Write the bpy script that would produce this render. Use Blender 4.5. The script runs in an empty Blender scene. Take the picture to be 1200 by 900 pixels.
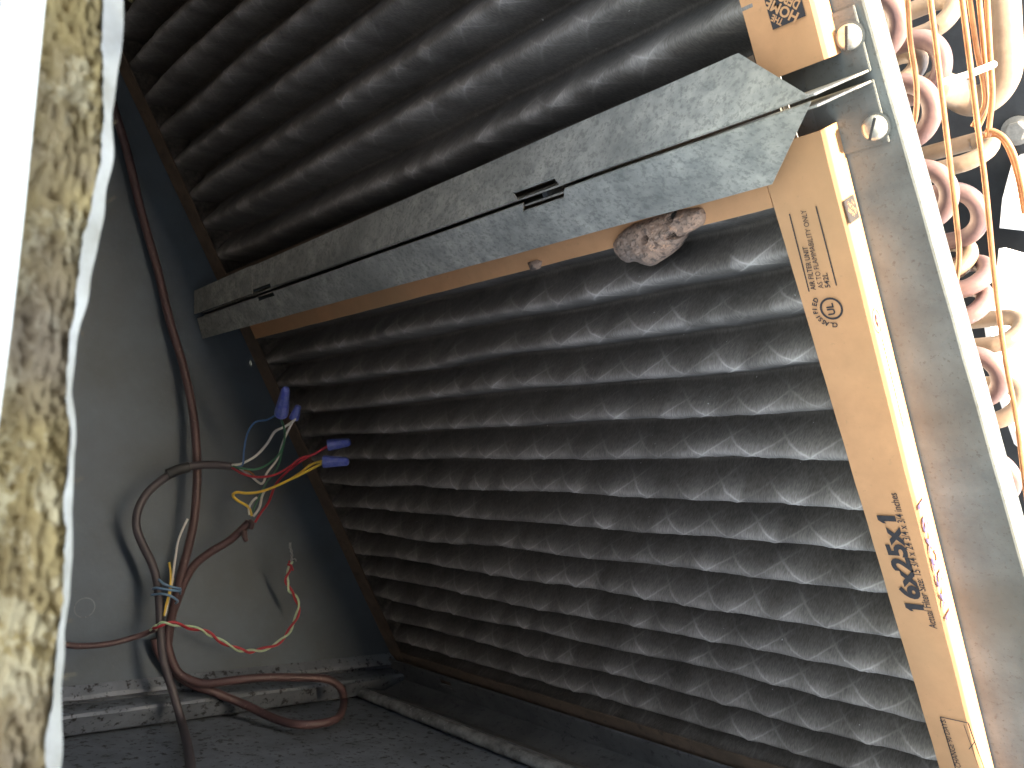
import bpy, bmesh, math, random
import numpy as np
from mathutils import Vector, Matrix, noise
random.seed(7)
SC = bpy.context.scene
S = 0.35                                   # metres per unit; axes: U into the cabinet, v along the filter's short side, w off the filter face
R = np.array([[-0.6587544082385614, 0.06902825632974555, 0.7491847098375259],
              [0.35493816887746815, 0.9065176664248619, 0.2285708014407739],
              [-0.663371331011752, 0.41648627210445943, -0.6216732718059957]])
CAM = np.array([-0.571175465364379, -0.1604543568579673, 0.9875690968466924])
F = 986.0
UE = 1.541                                 # opening length along U

def wv(q):                                  # (U,v,w) -> world metres; world up is out of the cabinet
    return Vector((-q[1] * S, q[2] * S, -q[0] * S))
def wdir(q):
    return Vector((-q[1], q[2], -q[0]))
# ---------------------------------------------------------------- camera
cam = bpy.data.cameras.new('camera'); co = bpy.data.objects.new('camera', cam)
SC.collection.objects.link(co)
right, down, fwd = wdir(R[:, 0]), wdir(R[:, 1]), wdir(R[:, 2])
m3 = Matrix((right, -down, -fwd)).transposed()
co.matrix_world = Matrix.Translation(wv(CAM)) @ m3.to_4x4()
cam.sensor_width = 36; cam.lens = F / 1200 * 36
cam.clip_start = 0.01; cam.clip_end = 100
cam.dof.use_dof = True; cam.dof.focus_distance = 0.46; cam.dof.aperture_fstop = 24
SC.camera = co
# ---------------------------------------------------------------- light
sun_dir = wdir((-1, -0.08, -0.022)).normalized()      # towards the sun
w = bpy.data.worlds.new('World'); SC.world = w; w.use_nodes = True
nt = w.node_tree; bg = nt.nodes['Background']; sky = nt.nodes.new('ShaderNodeTexSky')
sky.sky_type = 'NISHITA'; sky.sun_disc = False; sky.dust_density = 3; sky.ozone_density = .5
sky.sun_elevation = math.asin(sun_dir.z)
sky.sun_rotation = math.atan2(sun_dir.x, sun_dir.y)
nt.links.new(sky.outputs[0], bg.inputs[0]); bg.inputs[1].default_value = 0.15
sl = bpy.data.lights.new('sun', 'SUN'); sl.energy = 2.0; sl.angle = math.radians(0.5); sl.color = (1, .95, .88)
so = bpy.data.objects.new('sun', sl); SC.collection.objects.link(so)
so.rotation_euler = (-sun_dir).to_track_quat('-Z', 'Y').to_euler(); so.location = (0, 0, 3)
SC.view_settings.view_transform = 'Standard'; SC.view_settings.look = 'None'
SC.view_settings.exposure = 3.8; SC.view_settings.gamma = 1
SC.view_settings.use_curve_mapping = False
SC.view_settings.use_white_balance = True; SC.view_settings.white_balance_temperature = 8900; SC.view_settings.white_balance_tint = 5
SC.render.engine = 'CYCLES'; SC.cycles.max_bounces = 10; SC.cycles.diffuse_bounces = 6

# ---------------------------------------------------------------- picking points on real planes
def ray(x, y):
    return R @ np.array([(x - 600) / F, (y - 450) / F, 1.0])
def at(x, y, axis, val):
    d = ray(x, y); k = (val - CAM[axis]) / d[axis]; return CAM + k * d
def atU(x, y, U): return at(x, y, 0, U)
def atw(x, y, w_): return at(x, y, 2, w_)
DD = np.array([0, .525, -.854]) / math.hypot(.525, .854)
PP = np.array([0, .854, .525]) / math.hypot(.525, .854)
def dp(U, d, p): return np.array([U, 0, 0]) + DD * d + PP * p     # cabinet axes (d across, p down)
def nz(x, y=0, z=0): return noise.noise(Vector((x, y, z)))

# ---------------------------------------------------------------- materials
def mat(name, base, rough=.6, metal=0., noise_scale=30, dark=None, dark_amt=.5, speck=None, speck_scale=200, speck_thr=.6,
        bump=.2, bump_scale=400, bump_dist=.0006, sheen=0, stretch=None, spec=.5, streak=None):
    m = bpy.data.materials.new(name); m.use_nodes = True; n = m.node_tree; b = n.nodes['Principled BSDF']
    tc = n.nodes.new('ShaderNodeTexCoord'); src = tc.outputs['Object']
    if stretch:
        mp = n.nodes.new('ShaderNodeMapping'); mp.inputs['Scale'].default_value = stretch
        n.links.new(src, mp.inputs[0]); src = mp.outputs[0]
    col = None
    def rgb(c): return (c[0], c[1], c[2], 1)
    nz1 = n.nodes.new('ShaderNodeTexNoise'); nz1.inputs['Scale'].default_value = noise_scale; nz1.inputs['Detail'].default_value = 8
    nz1.inputs['Roughness'].default_value = .65
    n.links.new(src, nz1.inputs[0])
    cr = n.nodes.new('ShaderNodeValToRGB'); cr.color_ramp.elements[0].position = .35; cr.color_ramp.elements[1].position = .65
    d = dark or tuple(c * .7 for c in base)
    cr.color_ramp.elements[0].color = rgb(d); cr.color_ramp.elements[1].color = rgb(base)
    n.links.new(nz1.outputs[0], cr.inputs[0]); col = cr.outputs[0]
    if speck:
        n2 = n.nodes.new('ShaderNodeTexNoise'); n2.inputs['Scale'].default_value = speck_scale; n2.inputs['Detail'].default_value = 5
        n2.inputs['Roughness'].default_value = .7
        n.links.new(src, n2.inputs[0])
        r2 = n.nodes.new('ShaderNodeValToRGB'); r2.color_ramp.elements[0].position = speck_thr; r2.color_ramp.elements[1].position = speck_thr + .07
        r2.color_ramp.elements[0].color = (0, 0, 0, 1); r2.color_ramp.elements[1].color = (1, 1, 1, 1)
        n.links.new(n2.outputs[0], r2.inputs[0])
        mx = n.nodes.new('ShaderNodeMix'); mx.data_type = 'RGBA'
        mu = n.nodes.new('ShaderNodeMath'); mu.operation = 'MULTIPLY'; mu.inputs[1].default_value = dark_amt
        n.links.new(r2.outputs[0], mu.inputs[0]); n.links.new(mu.outputs[0], mx.inputs[0])
        n.links.new(col, mx.inputs[6]); mx.inputs[7].default_value = rgb(speck); col = mx.outputs[2]
    if streak:                                            # broad stains
        n4 = n.nodes.new('ShaderNodeTexNoise'); n4.inputs['Scale'].default_value = streak[1]; n4.inputs['Detail'].default_value = 4
        n.links.new(tc.outputs['Object'], n4.inputs[0])
        r4 = n.nodes.new('ShaderNodeValToRGB'); r4.color_ramp.elements[0].position = .45; r4.color_ramp.elements[1].position = .68
        r4.color_ramp.elements[0].color = (0, 0, 0, 1); r4.color_ramp.elements[1].color = (.7, .7, .7, 1)
        n.links.new(n4.outputs[0], r4.inputs[0])
        m4 = n.nodes.new('ShaderNodeMix'); m4.data_type = 'RGBA'; n.links.new(r4.outputs[0], m4.inputs[0])
        n.links.new(col, m4.inputs[6]); m4.inputs[7].default_value = rgb(streak[0]); col = m4.outputs[2]
    n.links.new(col, b.inputs['Base Color'])
    b.inputs['Roughness'].default_value = rough; b.inputs['Metallic'].default_value = metal
    b.inputs['Specular IOR Level'].default_value = spec
    if sheen: b.inputs['Sheen Weight'].default_value = sheen; b.inputs['Sheen Roughness'].default_value = .4
    if bump:
        n3 = n.nodes.new('ShaderNodeTexNoise'); n3.inputs['Scale'].default_value = bump_scale; n3.inputs['Detail'].default_value = 6
        n.links.new(src, n3.inputs[0])
        bp = n.nodes.new('ShaderNodeBump'); bp.inputs['Strength'].default_value = bump; bp.inputs['Distance'].default_value = bump_dist
        n.links.new(n3.outputs[0], bp.inputs['Height']); n.links.new(bp.outputs[0], b.inputs['Normal'])
    m['col'] = 1
    return m
M = {}
M['kraft'] = mat('kraft_cardboard', (.56, .275, .135), .75, noise_scale=60, dark=(.48, .235, .115), speck=(.30, .17, .09), speck_scale=260, speck_thr=.62, dark_amt=.35, bump=.25, bump_scale=260,
                 streak=((.40, .23, .12), 9))
M['dark_kraft'] = mat('dark_cardboard', (.17, .11, .075), .85, noise_scale=40, dark=(.10, .07, .05), speck=(.05, .04, .035), speck_scale=150, speck_thr=.58, dark_amt=.6, bump=.3, bump_scale=260)  # darker cardboard for the far and bottom frame strips
M['galv'] = mat('galvanised_zinc', (.42, .395, .35), .65, .2, noise_scale=110, dark=(.25, .245, .225), speck=(.10, .10, .09), speck_scale=420, speck_thr=.51, dark_amt=.45, bump=.25, bump_scale=300,
                streak=((.13, .13, .12), 16))
M['post'] = mat('weathered_galvanised', (.145, .155, .155), .65, .1, noise_scale=34, dark=(.085, .092, .094), speck=(.06, .055, .045), speck_scale=420, speck_thr=.57, dark_amt=.55, bump=.3, bump_scale=420, streak=((.085, .078, .066), 12))
M['wall'] = mat('dull_grey_sheet_metal', (.097, .132, .170), .6, .2, noise_scale=14, dark=(.078, .098, .114), speck=(.16, .17, .175), speck_scale=330, speck_thr=.6, dark_amt=.25, bump=.25, bump_scale=260,
                streak=((.075, .09, .105), 6))
M['pitted'] = mat('pitted_grey_metal', (.19, .22, .26), .6, .2, noise_scale=26, dark=(.12, .14, .165), speck=(.012, .012, .014), speck_scale=150, speck_thr=.55, dark_amt=.9, bump=.5, bump_scale=150)
M['worn'] = mat('worn_metal_edge', (.42, .42, .41), .5, .3, noise_scale=60, dark=(.10, .10, .10), speck=(.65, .65, .63), speck_scale=110, speck_thr=.62, dark_amt=.7, bump=.5, bump_scale=160)
M['railm'] = mat('dusty_rail_metal', (.15, .15, .15), .6, .2, noise_scale=30, dark=(.09, .09, .09), speck=(.035, .035, .035), speck_scale=160, speck_thr=.57, dark_amt=.7, bump=.3, bump_scale=200)
M['screw'] = mat('zinc_screw', (.62, .6, .56), .35, .75, noise_scale=300, bump=.1)
M['white'] = mat('white_enamel', (.84, .82, .80), .5, noise_scale=20, dark=(.78, .76, .75), bump=.1)
M['foil'] = mat('white_foil_facing', (.42, .40, .38), .7, .0, noise_scale=80, dark=(.27, .25, .22), bump=.5, bump_scale=200)
M['copper'] = mat('bright_copper', (.42, .19, .09), .45, .5, noise_scale=120, dark=(.28, .11, .05), bump=.1)
M['bend'] = mat('tarnished_copper', (.19, .11, .10), .5, .12, noise_scale=60, dark=(.11, .065, .07), speck=(.25, .2, .26), speck_scale=120, speck_thr=.62, dark_amt=.6, bump=.2)
M['bend2'] = mat('buff_copper', (.24, .17, .125), .5, .12, noise_scale=60, dark=(.16, .11, .08), bump=.2)
M['black'] = mat('black_painted_panel', (.035, .038, .042), .6, noise_scale=40, dark=(.02, .022, .025), speck=(.2, .2, .2), speck_scale=500, speck_thr=.72, dark_amt=.4)
M['blocker'] = mat('grey_blocker', (.10, .10, .10), .8, noise_scale=20, dark=(.07, .07, .07))
M['fins'] = mat('coil_fins', (.25, .24, .23), .5, .5, noise_scale=90)
M['mud'] = mat('dried_mud', (.44, .285, .205), .95, noise_scale=90, dark=(.28, .18, .135), speck=(.09, .065, .055), speck_scale=300, speck_thr=.52, dark_amt=.8, bump=1, bump_scale=330, bump_dist=.0012,
               streak=((.10, .085, .08), 45))
M['hole_shade'] = mat('mud_hole_shade', (.02, .016, .014), .95, bump=0)  # near-black colour that paints the shade inside the nest holes
M['brownj'] = mat('brown_cable_jacket', (.088, .048, .050), .5, noise_scale=60, dark=(.066, .036, .038), speck=(.22, .16, .15), speck_scale=300, speck_thr=.6, dark_amt=.4, bump=.15)
M['greyj'] = mat('dark_cable_jacket', (.062, .054, .062), .5, noise_scale=60, dark=(.06, .05, .055), bump=.15)
def wire(name, c): M[name] = mat(name + '_insulation', c, .4, noise_scale=90, dark=tuple(x * .8 for x in c), bump=.05)
wire('red', (.42, .03, .05)); wire('white_w', (.6, .6, .58)); wire('yellow', (.72, .48, .08)); wire('green', (.05, .18, .11))
wire('pale', (.45, .62, .42)); wire('blue', (.06, .16, .36)); wire('steel', (.3, .32, .35)); wire('tie', (.13, .25, .38))
M['nut'] = mat('blue_wire_nut_plastic', (.15, .19, .41), .4, noise_scale=120, dark=(.04, .07, .4), speck=(.16, .17, .5), speck_scale=180, speck_thr=.55, dark_amt=.5, bump=.1)
M['ink'] = mat('black_ink', (.02, .018, .022), .7, noise_scale=400, dark=(.03, .025, .028), bump=0)
M['marker'] = mat('faded_violet_marker', (.17, .13, .26), .6, noise_scale=300, dark=(.12, .09, .20), bump=0)
M['dust'] = mat('pale_grit', (.5, .48, .45), .9, bump=0)
# fibreglass
M['glass'] = mat('yellow_glass_wool', (.37, .27, .115), .9, noise_scale=40, dark=(.19, .135, .065), speck=(.48, .40, .25), speck_scale=110, speck_thr=.52, dark_amt=.75, bump=1, bump_scale=130, bump_dist=.003,
                 stretch=(.75, 1, 1), streak=((.17, .13, .10), 34))
# pleated media: dirty fabric, paler where the mesh rubs; crest lint and shading contrast painted in
def media_mat():
    m = bpy.data.materials.new('dusty_filter_fabric'); m.use_nodes = True; n = m.node_tree; b = n.nodes['Principled BSDF']
    tc = n.nodes.new('ShaderNodeTexCoord')
    mp = n.nodes.new('ShaderNodeMapping'); mp.inputs['Scale'].default_value = (1, 1, .25); n.links.new(tc.outputs['Object'], mp.inputs[0])
    a = n.nodes.new('ShaderNodeTexNoise'); a.inputs['Scale'].default_value = 34; a.inputs['Detail'].default_value = 9; a.inputs['Roughness'].default_value = .7
    n.links.new(tc.outputs['Object'], a.inputs[0])
    r = n.nodes.new('ShaderNodeValToRGB'); r.color_ramp.elements[0].position = .3; r.color_ramp.elements[1].position = .72
    r.color_ramp.elements[0].color = (.048, .040, .034, 1); r.color_ramp.elements[1].color = (.105, .088, .075, 1)
    n.links.new(a.outputs[0], r.inputs[0])
    f = n.nodes.new('ShaderNodeTexNoise'); f.inputs['Scale'].default_value = 900; f.inputs['Detail'].default_value = 3
    mp2 = n.nodes.new('ShaderNodeMapping'); mp2.inputs['Scale'].default_value = (.35, .35, 1.6); n.links.new(tc.outputs['Object'], mp2.inputs[0]); n.links.new(mp2.outputs[0], f.inputs[0])
    rf = n.nodes.new('ShaderNodeMapRange'); rf.inputs[1].default_value = .3; rf.inputs[2].default_value = .7; rf.inputs[3].default_value = .72; rf.inputs[4].default_value = 1.3
    n.links.new(f.outputs[0], rf.inputs[0])
    mm = n.nodes.new('ShaderNodeVectorMath'); mm.operation = 'SCALE'; n.links.new(r.outputs[0], mm.inputs[0]); n.links.new(rf.outputs[0], mm.inputs['Scale'])
    def attr(k): q = n.nodes.new('ShaderNodeAttribute'); q.attribute_name = k; return q.outputs['Fac']
    def ma(op, x, y):
        q = n.nodes.new('ShaderNodeMath'); q.operation = op
        for i_, z in enumerate((x, y)):
            if isinstance(z, (int, float)): q.inputs[i_].default_value = z
            else: n.links.new(z, q.inputs[i_])
        return q.outputs[0]
    along, arc, mask = attr('along'), attr('arc'), attr('rubmask')
    wob = ma('MULTIPLY', ma('SUBTRACT', a.outputs[0], .5), .25); along = ma('ADD', along, wob)
    def line(ph, wd):
        q = n.nodes.new('ShaderNodeMapRange'); q.interpolation_type = 'SMOOTHERSTEP'; q.inputs[1].default_value = 0; q.inputs[2].default_value = wd
        q.inputs[3].default_value = 1; q.inputs[4].default_value = 0; n.links.new(ma('PINGPONG', ph, .5), q.inputs[0]); return q.outputs[0]
    pA = ma('ADD', along, ma('MULTIPLY', arc, .95)); pB = ma('ADD', ma('SUBTRACT', along, ma('MULTIPLY', arc, .95)), .12)
    ln = ma('ADD', ma('MAXIMUM', line(pA, .055), line(pB, .055)), ma('MULTIPLY', ma('ADD', line(pA, .2), line(pB, .2)), .18))
    pale_fac = ma('MINIMUM', ma('ADD', ma('MULTIPLY', ma('MULTIPLY', ln, mask), .36), ma('MULTIPLY', attr('lint_light'), rf.outputs[0])), .85)
    mx = n.nodes.new('ShaderNodeMix'); mx.data_type = 'RGBA'; n.links.new(pale_fac, mx.inputs[0]); n.links.new(mm.outputs[0], mx.inputs[6])
    mx.inputs[7].default_value = (.50, .445, .41, 1)
    # pale lint specks
    v = n.nodes.new('ShaderNodeTexNoise'); v.inputs['Scale'].default_value = 420; v.inputs['Detail'].default_value = 1; n.links.new(tc.outputs['Object'], v.inputs[0])
    rv = n.nodes.new('ShaderNodeMapRange'); rv.inputs[1].default_value = .80; rv.inputs[2].default_value = .83; rv.inputs[4].default_value = .8; n.links.new(v.outputs[0], rv.inputs[0])
    mx2 = n.nodes.new('ShaderNodeMix'); mx2.data_type = 'RGBA'; n.links.new(rv.outputs[0], mx2.inputs[0]); n.links.new(mx.outputs[2], mx2.inputs[6]); mx2.inputs[7].default_value = (.45, .43, .40, 1)
    n.links.new(mx2.outputs[2], b.inputs['Base Color'])
    b.inputs['Roughness'].default_value = .8; b.inputs['Specular IOR Level'].default_value = .2
    b.inputs['Sheen Weight'].default_value = .12; b.inputs['Sheen Roughness'].default_value = .35
    bp = n.nodes.new('ShaderNodeBump'); bp.inputs['Strength'].default_value = .35; bp.inputs['Distance'].default_value = .0005
    n.links.new(f.outputs[0], bp.inputs['Height']); n.links.new(bp.outputs[0], b.inputs['Normal'])
    return m
M['media'] = media_mat()

# ---------------------------------------------------------------- object helpers
def link(o): SC.collection.objects.link(o); return o
def tag(o, label=None, cat=None, group=None, kind=None):
    if label: o['label'] = label
    if cat: o['category'] = cat
    if group: o['group'] = group
    if kind: o['kind'] = kind
    return o
def empty(name, q, label, cat, group=None):
    o = bpy.data.objects.new(name, None); o.empty_display_size = .01; link(o); o.location = wv(q)
    return tag(o, label, cat, group)
def gloc(o):
    l = Vector(o.location); p = o.parent
    while p: l += p.location; p = p.parent
    return l
def obj(name, verts, faces, m, parent=None, smooth=False, bevel=0, world=False):
    vs = [Vector(v) if world else wv(v) for v in verts]
    lo = Vector([min(v[i] for v in vs) for i in range(3)]); hi = Vector([max(v[i] for v in vs) for i in range(3)])
    c = (lo + hi) / 2
    me = bpy.data.meshes.new(name); me.from_pydata([v - c for v in vs], [], faces)
    bm = bmesh.new(); bm.from_mesh(me); bmesh.ops.recalc_face_normals(bm, faces=bm.faces)
    if bevel:
        es = [e for e in bm.edges if len(e.link_faces) == 2 and e.calc_face_angle(0) > .5]
        bmesh.ops.bevel(bm, geom=es, offset=bevel * S, segments=2, affect='EDGES', clamp_overlap=True)
    bm.to_mesh(me); bm.free()
    if smooth:
        me.polygons.foreach_set('use_smooth', [True] * len(me.polygons))
    me.materials.append(M[m])
    o = bpy.data.objects.new(name, me); link(o)
    if parent: o.parent = parent; o.location = c - gloc(parent)
    else: o.location = c
    return o
BOXF = [(0, 1, 3, 2), (4, 6, 7, 5), (0, 4, 5, 1), (2, 3, 7, 6), (0, 2, 6, 4), (1, 5, 7, 3)]
def box(name, a, b, m, parent=None, fn=None, bevel=0):
    vs = [(x, y, z) for x in (a[0], b[0]) for y in (a[1], b[1]) for z in (a[2], b[2])]
    if fn: vs = [fn(*v) for v in vs]
    return obj(name, vs, BOXF, m, parent, bevel=bevel)
def merge(parts):
    V, Fc = [], []
    for v, f in parts:
        k = len(V); V += list(v); Fc += [tuple(i + k for i in x) for x in f]
    return V, Fc
def boxg(a, b, fn=None):
    vs = [(x, y, z) for x in (a[0], b[0]) for y in (a[1], b[1]) for z in (a[2], b[2])]
    if fn: vs = [fn(*v) for v in vs]
    return vs, BOXF
def extrude(profile, a, b, fn, n=1, jit=None, closed=True):
    """profile: 2-D points; swept from a to b by fn(t, x, y)"""
    V, Fc = [], []; k = len(profile)
    for i in range(n + 1):
        t = a + (b - a) * i / n
        for j, (x, y) in enumerate(profile):
            dx, dy = jit(t, j) if jit else (0, 0)
            V.append(fn(t, x + dx, y + dy))
    for i in range(n):
        for j in range(k if closed else k - 1):
            j2 = (j + 1) % k
            Fc.append((i * k + j, i * k + j2, (i + 1) * k + j2, (i + 1) * k + j))
    if closed:
        Fc.append(tuple(range(k))); Fc.append(tuple(n * k + j for j in reversed(range(k))))
    return V, Fc
def catmull(P, sub=8):
    P = [np.array(p, float) for p in P]
    if len(P) < 3: return [P[0] + (P[-1] - P[0]) * i / sub for i in range(sub + 1)]
    Q = [2 * P[0] - P[1]] + P + [2 * P[-1] - P[-2]]; out = []
    for i in range(1, len(Q) - 2):
        a, b, c, d = Q[i - 1:i + 3]
        for s in range(sub):
            t = s / sub
            out.append(.5 * ((2 * b) + (-a + c) * t + (2 * a - 5 * b + 4 * c - d) * t * t + (-a + 3 * b - 3 * c + d) * t ** 3))
    out.append(P[-1]); return out
def tubeg(P, r, seg=10, sub=8, smooth=True, cap=True, rf=None):
    pts = catmull(P, sub) if smooth else [np.array(p, float) for p in P]
    V, Fc = [], []; nrm = None
    for i, p in enumerate(pts):
        t = pts[min(i + 1, len(pts) - 1)] - pts[max(i - 1, 0)]; t = t / (np.linalg.norm(t) + 1e-12)
        if nrm is None:
            a = np.array([0, 0, 1.]) if abs(t[2]) < .9 else np.array([1., 0, 0]); nrm = np.cross(t, a)
        nrm = nrm - t * (nrm @ t); nrm /= np.linalg.norm(nrm) + 1e-12
        b = np.cross(t, nrm); rr = r * (rf(i / (len(pts) - 1)) if rf else 1)
        for s in range(seg):
            an = 2 * math.pi * s / seg
            V.append(p + rr * (math.cos(an) * nrm + math.sin(an) * b))
    for i in range(len(pts) - 1):
        for s in range(seg):
            s2 = (s + 1) % seg
            Fc.append((i * seg + s, i * seg + s2, (i + 1) * seg + s2, (i + 1) * seg + s))
    if cap:
        Fc.append(tuple(reversed(range(seg)))); k = (len(pts) - 1) * seg; Fc.append(tuple(k + s for s in range(seg)))
    return V, Fc
def tube(name, P, r, m, parent=None, **kw):
    V, Fc = tubeg(P, r, **kw); return obj(name, V, Fc, m, parent, smooth=True)
def text(name, body, origin, xdir, ydir, h, m, parent, bold=0., width=None, lift=.0006, spacing=1.0):
    """flat lettering: origin = baseline start, xdir/ydir unit vectors in (U,v,w)"""
    cu = bpy.data.curves.new(name, 'FONT'); cu.body = body; cu.offset = bold; cu.resolution_u = 3; cu.space_character = spacing
    t = bpy.data.objects.new(name, cu); link(t); dg = bpy.context.evaluated_depsgraph_get()
    me = bpy.data.meshes.new_from_object(t.evaluated_get(dg)); vs = [v.co.copy() for v in me.vertices]; fs = [tuple(p.vertices) for p in me.polygons]
    bpy.data.objects.remove(t); bpy.data.curves.remove(cu)
    x0 = min(v.x for v in vs); x1 = max(v.x for v in vs); sy = h / .7; sx = (width / (x1 - x0)) if width else sy
    X = np.array(xdir, float); Y = np.array(ydir, float); X /= np.linalg.norm(X); Y /= np.linalg.norm(Y); N = np.cross(X, Y)
    # pick the normal that faces the viewer
    o3 = np.array(origin, float)
    if N @ (CAM - o3) < 0: N = -N
    V = [o3 + X * (v.x - x0) * sx + Y * v.y * sy + N * lift for v in vs]
    return obj(name, V, fs, m, parent)
def disc_ring(c, X, Y, r0, r1, N, lift, n=40, ry=1, a0=0, a1=2 * math.pi):
    V, Fc = [], []
    full = abs(a1 - a0 - 2 * math.pi) < 1e-6
    for i in range(n + (0 if full else 1)):
        a = a0 + (a1 - a0) * i / n
        for r in (r0, r1): V.append(c + X * math.cos(a) * r + Y * math.sin(a) * r * ry + N * lift)
    k = n if full else n
    for i in range(k):
        j = (i + 1) % n if full else i + 1
        Fc.append((2 * i, 2 * i + 1, 2 * j + 1, 2 * j))
    return V, Fc
eU, ev, ew = np.eye(3)

# ================================================================ cabinet (setting)
# deep wall at U=1.61, with the pressed seam along its lower side
prof_wall = [(1.61, -1.25), (1.61, .868), (1.592, .884), (1.590, .893), (1.612, .900), (1.614, .910), (1.560, .913), (1.548, .917), (1.545, .923),
             (1.548, .928), (1.560, .965), (1.66, .990), (1.66, -1.25)]
back = obj('back_wall', *extrude(prof_wall[0:2] + [(1.66, .868), (1.66, -1.25)], -.80, .75, lambda t, U, p: dp(U, t, p)), 'wall')
tag(back, kind='structure')
def jl(t, j): return (.003 * nz(t * 9, j * 3) if 1 < j < 9 else 0, .0022 * nz(t * 14, j * 5, 3))
ledge = obj('pressed_seam', *extrude([(1.612, .862), (1.592, .884), (1.590, .893), (1.612, .900), (1.616, .908), (1.560, .911), (1.548, .915), (1.545, .921), (1.550, .928), (1.575, .965), (1.65, .992), (1.65, .862)],
            -.80, .545, lambda t, U, p: dp(U, t, p), n=64, jit=jl), 'pitted')
tag(ledge, 'scuffed grey pressed seam with a worn rim running under the cables at lower left', 'metal seam')
side = box('side_wall', (-.12, -.80, .975), (1.66, .75, 1.0), 'pitted', fn=lambda U, d, p: dp(U, d, p)); tag(side, kind='structure')
side2 = box('far_side_wall', (-.12, -.80, -1.28), (1.66, 1.6, -1.25), 'wall', fn=lambda U, d, p: dp(U, d, p)); tag(side2, kind='structure')
rear = box('coil_compartment_wall', (-.12, -1.45, -1.03), (1.66, 1.12, -1.0), 'black'); tag(rear, kind='structure')
blocker = box('light_blocker', (-1.02, -1.9, -.0325), (-1.00, 1.5, 1.5), 'blocker'); tag(blocker, kind='structure')        # unseen panel added to keep sun and sky out of the opening
# faint round emboss on the deep wall
c = atU(99, 712, 1.609); V, Fc = disc_ring(c, ev, ew, .021, .0235, -eU, .0015, 40)
knock = obj('knockout', V, Fc, 'pitted', back)
sb = box('floor_below_rail', (-.1, 1.30, -.9), (1.66, 1.32, -.05), 'wall'); tag(sb, kind='structure')

# ---------------------------------------------------------------- bottom rails along the filter's lower side
rail = empty('filter_rail', (.75, 1.08, .06), 'dark grey sheet metal rail holding the bottom of the lower filter, slotted', 'rail')
# front lip with slots: boxes between slots
v0 = 1.020; wl = .014
slots = [(1.30, 1.36), (.30, .36)]
seg = [1.60, 1.36, 1.30, .36, .30, -.08]
parts = []
for i in range(0, 6, 2): parts.append(boxg((seg[i + 1], v0, wl), (seg[i], v0 + .062, wl + .006)))
for a, b in slots: parts.append(boxg((a, v0, wl), (b, v0 + .012, wl + .006))); parts.append(boxg((a, v0 + .034, wl), (b, v0 + .062, wl + .006)))
obj('slotted_lip', *merge(parts), 'railm', rail)
obj('channel', *extrude([(v0 + .0625, .012), (v0 + .068, .012), (v0 + .060, .09), (1.03, .135), (1.027, .130), (v0 + .055, .085)], 1.60, -.08, lambda t, a, b: (t, a, b)), 'railm', rail)
hem = obj('rolled_hem', *extrude([(1.035 + .013 * math.cos(a * math.pi / 5), .146 + .016 * math.sin(a * math.pi / 5)) for a in range(10)], 1.605, -.08,
          lambda t, a, b: (t, a, b), n=160, jit=lambda t, j: (.0016 * nz(t * 40, j * 2), .0016 * nz(t * 35, j * 2, 5))), 'worn', rail, smooth=True)
hem['label'] = 'hem with paint worn through along its top'
obj('apron', *extrude([(1.050, .150), (1.056, .150), (1.10, .115), (1.095, .112)], 1.60, -.08, lambda t, a, b: (t, a, b)), 'black', rail)

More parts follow.
